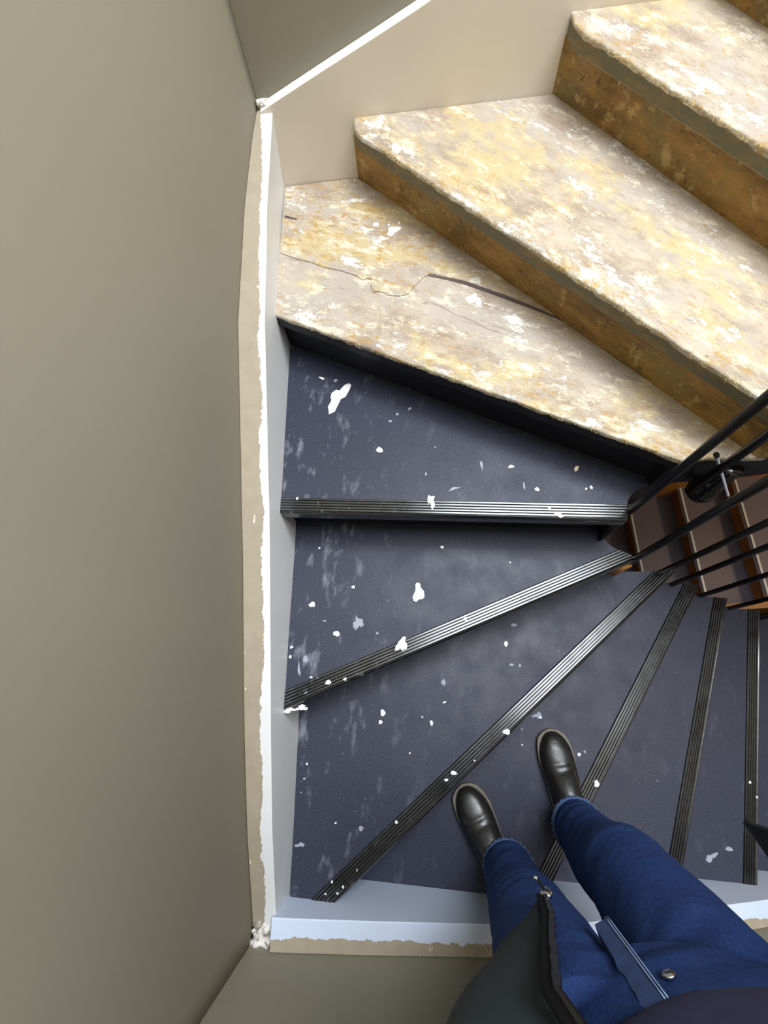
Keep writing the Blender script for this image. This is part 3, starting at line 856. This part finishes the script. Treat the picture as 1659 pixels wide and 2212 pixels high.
# ================================================================== flight of the storey below, seen through the well
low = tag(empty('lower_staircase', (1.27, 0.87, -2.1)), 'grey steps with bright metal edges lit orange down in the stairwell', 'staircase')
LX = [(-2.25, 0.70), (-2.10, 0.98), (-1.95, 1.275), (-1.80, 1.575), (-1.65, 1.870), (-1.50, 2.145), (-1.35, 2.42), (-1.20, 2.70)]
for i, (z, x) in enumerate(LX):
    x1 = LX[i + 1][1] + 0.03 if i + 1 < len(LX) else 3.15
    t_ = obj('tread', box(x, x1, 0.47, 1.30, z - 0.035, z), M['low_vinyl'], low)
    obj('nosing_strip', box(x - 0.004, x + 0.009, 0.47, 1.30, z - 0.03, z + 0.003), M['low_nosing'], t_)
    obj('riser', box(x + 0.02, x + 0.04, 0.47, 1.30, z - 0.15, z - 0.036), M['low_wood'], low)
bm = bmesh.new()
for (y0, y1, up) in ((1.30, 1.34, 0.12),):
    a = [(0.4, y0, -2.55), (3.15, y0, -1.20), (3.15, y0, -0.80), (0.4, y0, -2.17)]
    va = [bm.verts.new(q) for q in a]; vb = [bm.verts.new((q[0], y1, q[2])) for q in a]
    bm.faces.new(va); bm.faces.new(vb[::-1])
    for q in range(4): bm.faces.new((va[q], va[(q + 1) % 4], vb[(q + 1) % 4], vb[q]))
obj('wall_string', bm, M['low_wood'], low)
bm = bmesh.new()
a = [(0.4, 0.43, -2.55), (3.15, 0.43, -1.20), (3.15, 0.43, -0.92), (0.4, 0.43, -2.27)]
va = [bm.verts.new(q) for q in a]; vb = [bm.verts.new((q[0], 0.47, q[2])) for q in a]
bm.faces.new(va); bm.faces.new(vb[::-1])
for q in range(4): bm.faces.new((va[q], va[(q + 1) % 4], vb[(q + 1) % 4], vb[q]))
obj('inner_string', bm, M['low_wood'], low)

# ================================================================== the person
person = tag(empty('person', (0.29, -0.36, 0.0)), 'person in blue jeans, black leather shoes and open dark jacket standing on a step', 'person')
YAW = math.radians(14.5)                  # turned a little to the left while facing up the stairs
FW = Vector((-math.sin(YAW), math.cos(YAW), 0)); RT = Vector((math.cos(YAW), math.sin(YAW), 0))


def hand(bm, wrist, palm_c, side, point, palm_n):
    """palm, four fingers and a thumb, gently curled; side=+1 right hand"""
    point = Vector(point).normalized(); palm_n = Vector(palm_n).normalized(); across = point.cross(palm_n).normalized() * side
    w = Vector(wrist); pc = Vector(palm_c)
    tube([w, w.lerp(pc, 0.5), pc, pc + point * 0.035], [0.026, 0.030, 0.038, 0.036], 14, bm, flat=(palm_n, 0.45))
    for i, (off, ln, r) in enumerate(((-0.030, 0.070, 0.0085), (-0.010, 0.080, 0.009), (0.010, 0.075, 0.0085), (0.028, 0.058, 0.0075))):
        b = pc + point * 0.032 + across * off
        p1 = b + point * ln * 0.45 + palm_n * 0.008; p2 = p1 + (point * 0.75 + palm_n * 0.6).normalized() * ln * 0.33; p3 = p2 + (point * 0.3 + palm_n).normalized() * ln * 0.26
        tube([b - point * 0.015, b, p1, p2, p3], [r * 1.1, r * 1.1, r, r * 0.95, r * 0.8], 10, bm); ball(p3, r * 0.8, bm, seg=10)
    tb = pc - across * 0.030 - point * 0.012
    t1 = tb - across * 0.026 + point * 0.022 + palm_n * 0.012; t2 = t1 + point * 0.026 + palm_n * 0.012 - across * 0.004
    tube([tb, t1, t2], [0.013, 0.011, 0.009], 10, bm); ball(t2, 0.009, bm, seg=10)


HEAD = Vector((0.200, -0.335, 1.60)); look = (Vector((0.0, 0.0, 1.485)) - HEAD).normalized()
hq = look.to_track_quat('Y', 'Z')          # local +Y looks at the phone


def hl(x, y, z): return HEAD + hq @ Vector((x, y, z))


SHL, ELL, HNL = Vector((0.095, -0.440, 1.345)), Vector((0.005, -0.315, 1.12)), Vector((-0.075, -0.085, 1.535))
SHR, ELR, HNR = Vector((0.430, -0.350, 1.345)), Vector((0.470, -0.190, 1.13)), Vector((0.105, -0.055, 1.545))
bm = bmesh.new()
# skull, jaw, nose, ears, neck
ball(hl(0, -0.01, 0.02), 0.1, bm, (0.78, 0.95, 1.0), hq); ball(hl(0, 0.022, -0.045), 0.1, bm, (0.62, 0.70, 0.72), hq)
tube([hl(0, 0.085, 0.018), hl(0, 0.100, -0.005), hl(0, 0.112, -0.026)], [0.009, 0.012, 0.016], 10, bm)
tube([hl(-0.02, 0.083, -0.062), hl(0, 0.092, -0.062), hl(0.02, 0.083, -0.062)], [0.007, 0.010, 0.007], 8, bm)
for sx in (-1, 1): ball(hl(sx * 0.080, -0.012, 0.0), 0.03, bm, (0.3, 0.6, 1.0), hq, 12)
tube([(0.262, -0.415, 1.36), (0.248, -0.395, 1.44), hl(0, -0.025, -0.03)], [0.065, 0.055, 0.052], 16, bm)
# trunk and limbs under the clothes
loft([(0.262, -0.395, 0.80, 0.150, 0.090, YAW), (0.262, -0.393, 0.92, 0.152, 0.095, YAW), (0.262, -0.392, 1.02, 0.140, 0.090, YAW), (0.262, -0.395, 1.18, 0.150, 0.098, YAW), (0.263, -0.400, 1.30, 0.160, 0.095, YAW), (0.263, -0.405, 1.38, 0.120, 0.07, YAW), (0.262, -0.41, 1.41, 0.07, 0.055, YAW)], bm=bm)
LEGS = {'l': [(0.214, -0.438, 0.07), (0.207, -0.425, 0.30), (0.187, -0.385, 0.49), (0.178, -0.383, 0.70), (0.180, -0.392, 0.84)],
        'r': [(0.392, -0.340, 0.07), (0.380, -0.345, 0.30), (0.358, -0.315, 0.49), (0.350, -0.352, 0.70), (0.345, -0.384, 0.84)]}
for s_ in 'lr':
    tube(LEGS[s_], [0.036, 0.048, 0.052, 0.066, 0.076], 16, bm)
    a = Vector(LEGS[s_][0]); tube([a, a + Vector((0, 0, -0.035))], [0.036, 0.038], 14, bm)
for (sh, el, hn, sd) in ((SHL, ELL, HNL, -1), (SHR, ELR, HNR, 1)):
    ball(sh, 0.055, bm, seg=14)
    tube([sh, sh.lerp(el, 0.5), el], [0.050, 0.045, 0.038], 14, bm); ball(el, 0.038, bm, seg=12)
    tube([el, el.lerp(hn, 0.4), hn], [0.038, 0.036, 0.026], 14, bm)
    fore = (hn - el).normalized()
    hand(bm, hn, hn + fore * 0.055, sd, fore, (-sd, 0.15, 0.1))
body = obj('body', fuse(bm, 0.0058, 3, 'body'), M['skin'], person); body['label'] = 'head, hands and body under the clothes'
for sx in (-1, 1):
    e = obj('eye', ball(hl(sx * 0.031, 0.078, 0.012), 0.0125, seg=14), M['eye'], person, smooth=True)
    obj('iris', ball(hl(sx * 0.031, 0.0875, 0.010), 0.0055, seg=10), M['iris'], e, smooth=True)
    obj('eyebrow', tube([hl(sx * 0.014, 0.092, 0.032), hl(sx * 0.032, 0.089, 0.038), hl(sx * 0.048, 0.076, 0.033)], [0.004, 0.004, 0.002], 8), M['hairm'], person, smooth=True)
bm = bmesh.new()
ball(hl(0, -0.030, 0.045), 0.1, bm, (0.86, 0.93, 0.92), hq); ball(hl(0, 0.045, 0.085), 0.05, bm, (1.1, 0.8, 0.6), hq)
for i in range(26):
    a = random.uniform(0.15, math.pi * 2 - 0.15) + math.pi / 2
    if math.sin(a) > 0.6: continue
    ball(hl(0.074 * math.cos(a), -0.03 + 0.08 * math.sin(a), random.uniform(-0.02, 0.06)), 0.022, bm, seg=10)
obj('hair', fuse(bm, 0.005, 3, 'hair'), M['hairm'], person)

# ---- shoes


def shoe(toe, heel, base_z):
    toe, heel = Vector(toe), Vector(heel); f = (toe - heel).normalized(); L = (toe - heel).length; r = Vector((f.y, -f.x))
    outline = [(0.0, 0.0), (0.012, 0.022), (0.045, 0.036), (0.10, 0.038), (0.16, 0.045), (0.195, 0.0485), (0.225, 0.0445), (0.245, 0.036), (0.258, 0.022), (0.265, 0.0)]
    sc = L / 0.265

    def pt(u, v, z): q = heel + f * u * sc + r * v; return (q.x, q.y, base_z + z)

    def ring(grow):
        rt = [(u, v) for u, v in outline]; lf = [(u, -v * (0.94 if 0.1 < u < 0.24 else 1.0)) for u, v in outline[1:-1]][::-1]
        cx = 0.13
        return [(cx + (u - cx) * (1 + grow / 0.13), v * (1 + grow / 0.045)) for u, v in rt + lf]

    bm = bmesh.new()
    lv = [(0.0, 0.002), (0.0, 0.012)]
    R = [[bm.verts.new(pt(u, v, z)) for u, v in ring(0.003)] for _, z in ((0, 0.0), (0, 0.017))]
    nn = len(R[0]); bm.faces.new(R[0][::-1]); bm.faces.new(R[1])
    for i in range(nn): bm.faces.new((R[0][i], R[0][(i + 1) % nn], R[1][(i + 1) % nn], R[1][i]))
    root = obj('shoe', bmesh.new(), M['leather'], person)
    # upper: cross sections along the foot
    secs = [(0.002, 0.010, 0.055, 0.02), (0.02, 0.027, 0.085, 0.02), (0.06, 0.036, 0.098, 0.02), (0.10, 0.039, 0.094, 0.02), (0.135, 0.0425, 0.080, 0.02), (0.158, 0.0450, 0.0685, 0.02), (0.166, 0.0455, 0.0625, 0.02), (0.174, 0.0462, 0.0620, 0.02), (0.182, 0.0465, 0.0565, 0.02), (0.19, 0.0465, 0.0570, 0.02), (0.205, 0.0455, 0.0525, 0.02), (0.22, 0.0425, 0.048, 0.02), (0.240, 0.034, 0.042, 0.02), (0.254, 0.022, 0.034, 0.02), (0.261, 0.010, 0.026, 0.02)]
    bm2 = bmesh.new(); rr = []
    for (u, hw, ht, b0) in secs:
        ringv = []
        for k in range(20):
            a = 2 * math.pi * k / 20; x = math.cos(a); z = math.sin(a)
            vv = hw * math.copysign(abs(x) ** 0.75, x); zc = 0.012; hh = ht - zc
            zz = zc + (hh * math.copysign(abs(z) ** 0.85, z) if z > 0 else 0.006 * z)
            if 0.155 < u < 0.2 and z > 0.4: zz -= 0.0015
            ringv.append(bm2.verts.new(pt(u, vv, zz)))
        rr.append(ringv)
    for a, b in zip(rr, rr[1:]):
        for k in range(20): bm2.faces.new((a[k], a[(k + 1) % 20], b[(k + 1) % 20], b[k]))
    bm2.faces.new(rr[0][::-1]); bm2.faces.new(rr[-1])
    bmesh.ops.recalc_face_normals(bm2, faces=bm2.faces); bm2.to_mesh(root.data); bm2.free()
    for p in root.data.polygons: p.use_smooth = True
    sd = root.modifiers.new('sub', 'SUBSURF'); sd.levels = 2; sd.render_levels = 2
    root['label'] = 'round toed black leather shoe with grey welt'
    so = obj('sole', bm, M['welt'], root, bevel=0.003)
    # heel seam strap
    return root


shoe((0.112, -0.258), (0.221, -0.490), 0.001)
shoe((0.366, -0.117), (0.402, -0.379), 0.001)

# ---- jeans
bm = bmesh.new()
LJ = [(0.212, -0.428, 0.085, 0.060, 0.066), (0.206, -0.425, 0.16, 0.062, 0.067), (0.200, -0.418, 0.30, 0.068, 0.072), (0.186, -0.385, 0.48, 0.072, 0.074), (0.178, -0.378, 0.62, 0.080, 0.084), (0.176, -0.384, 0.74, 0.089, 0.097), (0.182, -0.390, 0.84, 0.092, 0.106)]
RJ = [(0.391, -0.334, 0.085, 0.060, 0.066), (0.386, -0.336, 0.16, 0.063, 0.068), (0.376, -0.338, 0.30, 0.070, 0.074), (0.358, -0.312, 0.48, 0.075, 0.077), (0.352, -0.335, 0.62, 0.083, 0.088), (0.350, -0.358, 0.74, 0.092, 0.100), (0.344, -0.382, 0.84, 0.094, 0.108)]


def dense(R, m_=5):
    out = []
    for a, b in zip(R, R[1:]):
        for i in range(m_):
            t = i / m_; t2 = t
            out.append(tuple(a[j] + (b[j] - a[j]) * t2 for j in range(5)))
    out.append(R[-1]); return out


for R in (LJ, RJ):
    loft([q + (YAW,) for q in dense(R)], 32, bm)
loft([(0.263, -0.387, 0.785, 0.165, 0.108, YAW), (0.263, -0.388, 0.84, 0.182, 0.116, YAW), (0.263, -0.389, 0.92, 0.178, 0.117, YAW), (0.263, -0.389, 1.0, 0.166, 0.112, YAW), (0.263, -0.389, 1.03, 0.163, 0.110, YAW)], 40, bm)
jm = fuse(bm, 0.006, 5, 'jeans')
jn = [Vector(v.normal) for v in jm.vertices]
for v, nrm in zip(jm.vertices, jn):                     # soft folds at the knees, hips and above the cuffs
    z = v.co.z
    amp = 0.0035 * (math.exp(-((z - 0.17) / 0.09) ** 2) + 0.9 * math.exp(-((z - 0.5) / 0.1) ** 2) + 1.1 * math.exp(-((z - 0.80) / 0.09) ** 2))
    f_ = math.sin(z * 95 + v.co.x * 40 + 3 * noise.noise(v.co * 9)) * (0.4 + noise.noise(v.co * 6 + Vector((5, 1, 2))))
    v.co += nrm * (amp * f_ + 0.003 * noise.noise(v.co * 14))
jeans = obj('jeans', jm, M['denim'], person); jeans['label'] = 'slim dark blue jeans'
for R in (LJ, RJ):                                      # faded hems
    cx, cy, z, rx, ry = R[0]; bm = bmesh.new(); seg = 40; rows = []
    for (dr, dz) in ((0.0005, -0.004), (0.003, -0.002), (0.0035, 0.006), (0.003, 0.014), (0.001, 0.017), (-0.004, 0.012), (-0.004, -0.002)):
        rows.append([bm.verts.new((cx + (rx + dr) * math.cos(a * 2 * math.pi / seg) * math.cos(YAW) - (ry + dr) * math.sin(a * 2 * math.pi / seg) * math.sin(YAW),
                                   cy + (rx + dr) * math.cos(a * 2 * math.pi / seg) * math.sin(YAW) + (ry + dr) * math.sin(a * 2 * math.pi / seg) * math.cos(YAW), z + dz)) for a in range(seg)])
    for i in range(len(rows)):
        a, b = rows[i], rows[(i + 1) % len(rows)]
        for k in range(seg): bm.faces.new((a[k], a[(k + 1) % seg], b[(k + 1) % seg], b[k]))
    nf = len(bm.faces)
    for q in range(34):                                 # pale frayed stitches round the hem
        a = 2 * math.pi * (q + random.uniform(-0.3, 0.3)) / 34; a2 = a + random.uniform(-0.05, 0.05)
        def hp(a_, dz_): return (cx + (rx + 0.0036) * math.cos(a_) * math.cos(YAW) - (ry + 0.0036) * math.sin(a_) * math.sin(YAW), cy + (rx + 0.0036) * math.cos(a_) * math.sin(YAW) + (ry + 0.0036) * math.sin(a_) * math.cos(YAW), z + dz_)
        tube([hp(a, -0.003), hp((a + a2) / 2, 0.006), hp(a2, random.uniform(0.010, 0.017))], [0.0006, 0.0009, 0.0004], 5, bm)
    bm.faces.ensure_lookup_table()
    for f_ in bm.faces[nf:]: f_.material_index = 1
    h_ = obj('hem', bm, [M['hem'], M['stitch']], jeans, smooth=True); h_['label'] = 'faded stitched jeans hem'


def on_front(x, z, out=0.0):
    """point on the front of the jeans pelvis at world x, height z"""
    rx = 0.180 if z < 0.95 else 0.168; ry = 0.116; c = Vector((0.263, -0.389))
    u = (x + 0.11 * math.sin(YAW) - c.x) / math.cos(YAW); s = max(0.0, 1 - (u / rx) ** 2); v = ry * math.sqrt(s) + out
    return Vector((c.x + u * math.cos(YAW) - v * math.sin(YAW), c.y + u * math.sin(YAW) + v * math.cos(YAW), z))


# fly flap with pale stitching and a button
bm = bmesh.new(); rows = []
for i in range(34):
    z = 0.745 + i * 0.0145 / 3; i = i / 3; w = 0.017 + 0.0005 * i + 0.002 * noise.noise(Vector((z * 30, 2, 1)))
    xl = 0.214 - 0.0009 * i; wv = 0.0025 * noise.noise(Vector((z * 45, 7, 3))); c0 = on_front(xl + wv, z, -0.001 + wv); c1 = on_front(xl + w, z, 0.002 - wv * 0.5)
    rows.append([bm.verts.new(c0 - FW * 0.01), bm.verts.new(c0 + FW * 0.003), bm.verts.new(c1 + FW * 0.0035), bm.verts.new(c1 - FW * 0.01)])
for a, b in zip(rows, rows[1:]):
    for k in range(4): bm.faces.new((a[k], a[(k + 1) % 4], b[(k + 1) % 4], b[k]))
bm.faces.new(rows[0]); bm.faces.new(rows[-1][::-1])
fly = obj('fly', bm, M['fly'], jeans, smooth=False); fly['label'] = 'faded denim fly'
for dx in (0.0155, 0.0185):
    obj('seam', tube([on_front(0.214 - 0.0009 * i + (dx + 0.0005 * i), 0.745 + i * 0.0145, 0.0058) for i in range(12)], 0.0008, 6), M['stitch'], fly, smooth=True)
bp = on_front(0.244, 0.874, 0.005)
obj('button', ball(bp, 0.007, None, (1, 0.5, 1), FW.to_track_quat('Y', 'Z'), 14), M['steel'], jeans, smooth=True)

# ---- sweater
bm = bmesh.new()
loft([(0.263, -0.389, 0.905, 0.186, 0.124, YAW), (0.263, -0.389, 0.93, 0.192, 0.130, YAW), (0.263, -0.389, 1.04, 0.180, 0.126, YAW), (0.263, -0.391, 1.15, 0.176, 0.126, YAW), (0.263, -0.395, 1.25, 0.182, 0.122, YAW), (0.263, -0.400, 1.34, 0.180, 0.105, YAW), (0.263, -0.406, 1.40, 0.120, 0.080, YAW), (0.260, -0.41, 1.43, 0.075, 0.065, YAW)], 40, bm)
sm = fuse(bm, 0.007, 3, 'sweater')
sn = [Vector(v.normal) for v in sm.vertices]
for v, q in zip(sm.vertices, sn): v.co += q * 0.005 * noise.noise(v.co * 12)
sw = obj('sweater', sm, M['sweater'], person); sw['label'] = 'dark plum navy sweater'

# ---- open jacket: two front panels joined round the back, with sleeves
# sections go from the left zip edge round the left side and back to the right zip edge
SEC = [
    # z,  points
    [(0.149, -0.266, 0.72), (0.126, -0.274, 0.757), (0.078, -0.285, 0.79), (0.046, -0.36, 0.80), (0.072, -0.46, 0.80), (0.16, -0.527, 0.80), (0.27, -0.535, 0.80), (0.39, -0.525, 0.79), (0.475, -0.44, 0.76), (0.505, -0.34, 0.72), (0.512, -0.25, 0.655), (0.480, -0.188, 0.645)],
    [(0.134, -0.250, 0.82), (0.104, -0.256, 0.84), (0.060, -0.268, 0.86), (0.036, -0.35, 0.87), (0.062, -0.45, 0.87), (0.15, -0.525, 0.88), (0.27, -0.538, 0.88), (0.39, -0.520, 0.87), (0.470, -0.43, 0.85), (0.498, -0.33, 0.82), (0.508, -0.245, 0.78), (0.478, -0.180, 0.75)],
    [(0.108, -0.228, 0.93), (0.070, -0.232, 0.94), (0.026, -0.245, 0.95), (0.008, -0.34, 0.96), (0.050, -0.45, 0.97), (0.14, -0.528, 0.98), (0.27, -0.540, 0.98), (0.39, -0.515, 0.97), (0.465, -0.42, 0.95), (0.490, -0.32, 0.93), (0.498, -0.245, 0.90), (0.484, -0.200, 0.88)],
    [(0.078, -0.200, 1.07), (0.034, -0.200, 1.07), (-0.016, -0.220, 1.07), (-0.026, -0.32, 1.08), (0.035, -0.45, 1.09), (0.13, -0.530, 1.10), (0.27, -0.542, 1.10), (0.39, -0.512, 1.09), (0.462, -0.41, 1.08), (0.480, -0.32, 1.07), (0.475, -0.25, 1.05), (0.455, -0.215, 1.04)],
    [(0.130, -0.245, 1.22), (0.085, -0.255, 1.22), (0.045, -0.30, 1.22), (0.035, -0.37, 1.22), (0.055, -0.46, 1.23), (0.14, -0.530, 1.24), (0.27, -0.535, 1.24), (0.38, -0.500, 1.23), (0.450, -0.40, 1.22), (0.455, -0.32, 1.22), (0.43, -0.265, 1.21), (0.39, -0.240, 1.21)],
    [(0.185, -0.285, 1.36), (0.13, -0.330, 1.37), (0.085, -0.38, 1.37), (0.075, -0.43, 1.37), (0.10, -0.48, 1.38), (0.17, -0.515, 1.39), (0.27, -0.512, 1.40), (0.36, -0.475, 1.39), (0.425, -0.39, 1.38), (0.43, -0.345, 1.37), (0.40, -0.295, 1.37), (0.345, -0.265, 1.36)],
    [(0.205, -0.320, 1.44), (0.19, -0.36, 1.45), (0.18, -0.40, 1.45), (0.18, -0.43, 1.46), (0.20, -0.455, 1.46), (0.23, -0.475, 1.47), (0.27, -0.475, 1.47), (0.31, -0.455, 1.46), (0.335, -0.42, 1.46), (0.34, -0.39, 1.45), (0.33, -0.35, 1.45), (0.315, -0.315, 1.44)],
]
bm = bmesh.new(); R = [[bm.verts.new(q) for q in s_] for s_ in SEC]
for a, b in zip(R, R[1:]):
    for k in range(len(a) - 1): bm.faces.new((a[k], a[k + 1], b[k + 1], b[k]))
jk = obj('jacket', bm, M['jacket'], person, smooth=True); jk['label'] = 'open black green jacket with a zip'
sd = jk.modifiers.new('sub', 'SUBSURF'); sd.levels = 3; sd.render_levels = 3; sd.boundary_smooth = 'PRESERVE_CORNERS'
so = jk.modifiers.new('solid', 'SOLIDIFY'); so.thickness = 0.006; so.offset = -1.0
for (sh, el, hn) in ((SHL, ELL, HNL), (SHR, ELR, HNR)):
    bm = bmesh.new(); wr = el.lerp(hn, 0.93)
    ball(sh, 0.072, bm, seg=16); tube([sh, sh.lerp(el, 0.5), el], [0.070, 0.064, 0.057], 18, bm); ball(el, 0.057, bm, seg=16)
    tube([el, el.lerp(wr, 0.5), wr], [0.056, 0.050, 0.042], 18, bm)
    me = fuse(bm, 0.006, 4, 'sleeve')
    vn = [Vector(v.normal) for v in me.vertices]
    for v, q in zip(me.vertices, vn): v.co += q * 0.004 * noise.noise(v.co * 22)
    obj('sleeve', me, M['jacket'], jk)
# zip tape, teeth and pull along the left edge
zp = [Vector(s_[0]) for s_ in SEC[:5]]
zc = []
for a, b in zip(zp, zp[1:]):
    for i in range(6): zc.append(a.lerp(b, i / 6))
tp = obj('zip_tape', tube([q + Vector((0.006, 0.004, 0.0)) for q in zc], [0.0065] * len(zc), 12, flat=((0.2, 1, 0), 0.4)), M['zip'], jk, smooth=True)
obj('zip_teeth', tube([q + Vector((0.011, 0.006, 0.0)) for q in zc], [0.0042 if i % 2 else 0.0032 for i in range(len(zc))], 8), M['iron'], tp)
zt = zp[0] + Vector((0.012, 0.010, 0.006))
pull = obj('zip_pull', ball(zt, 0.0105, None, (0.8, 0.6, 1.2), None, 16), M['steel'], tp, smooth=True)
bm = bmesh.new(); ringc = zt + Vector((-0.012, 0.016, 0.0))
obj('pull_cord', tube([zt, zt + Vector((-0.006, 0.010, 0.003)), ringc], [0.0022, 0.0018, 0.0018], 8), M['zip'], tp, smooth=True)
obj('pull_tip', ball(ringc, 0.0035, None, (1, 1, 1), None, 12), M['steel'], tp, smooth=True)
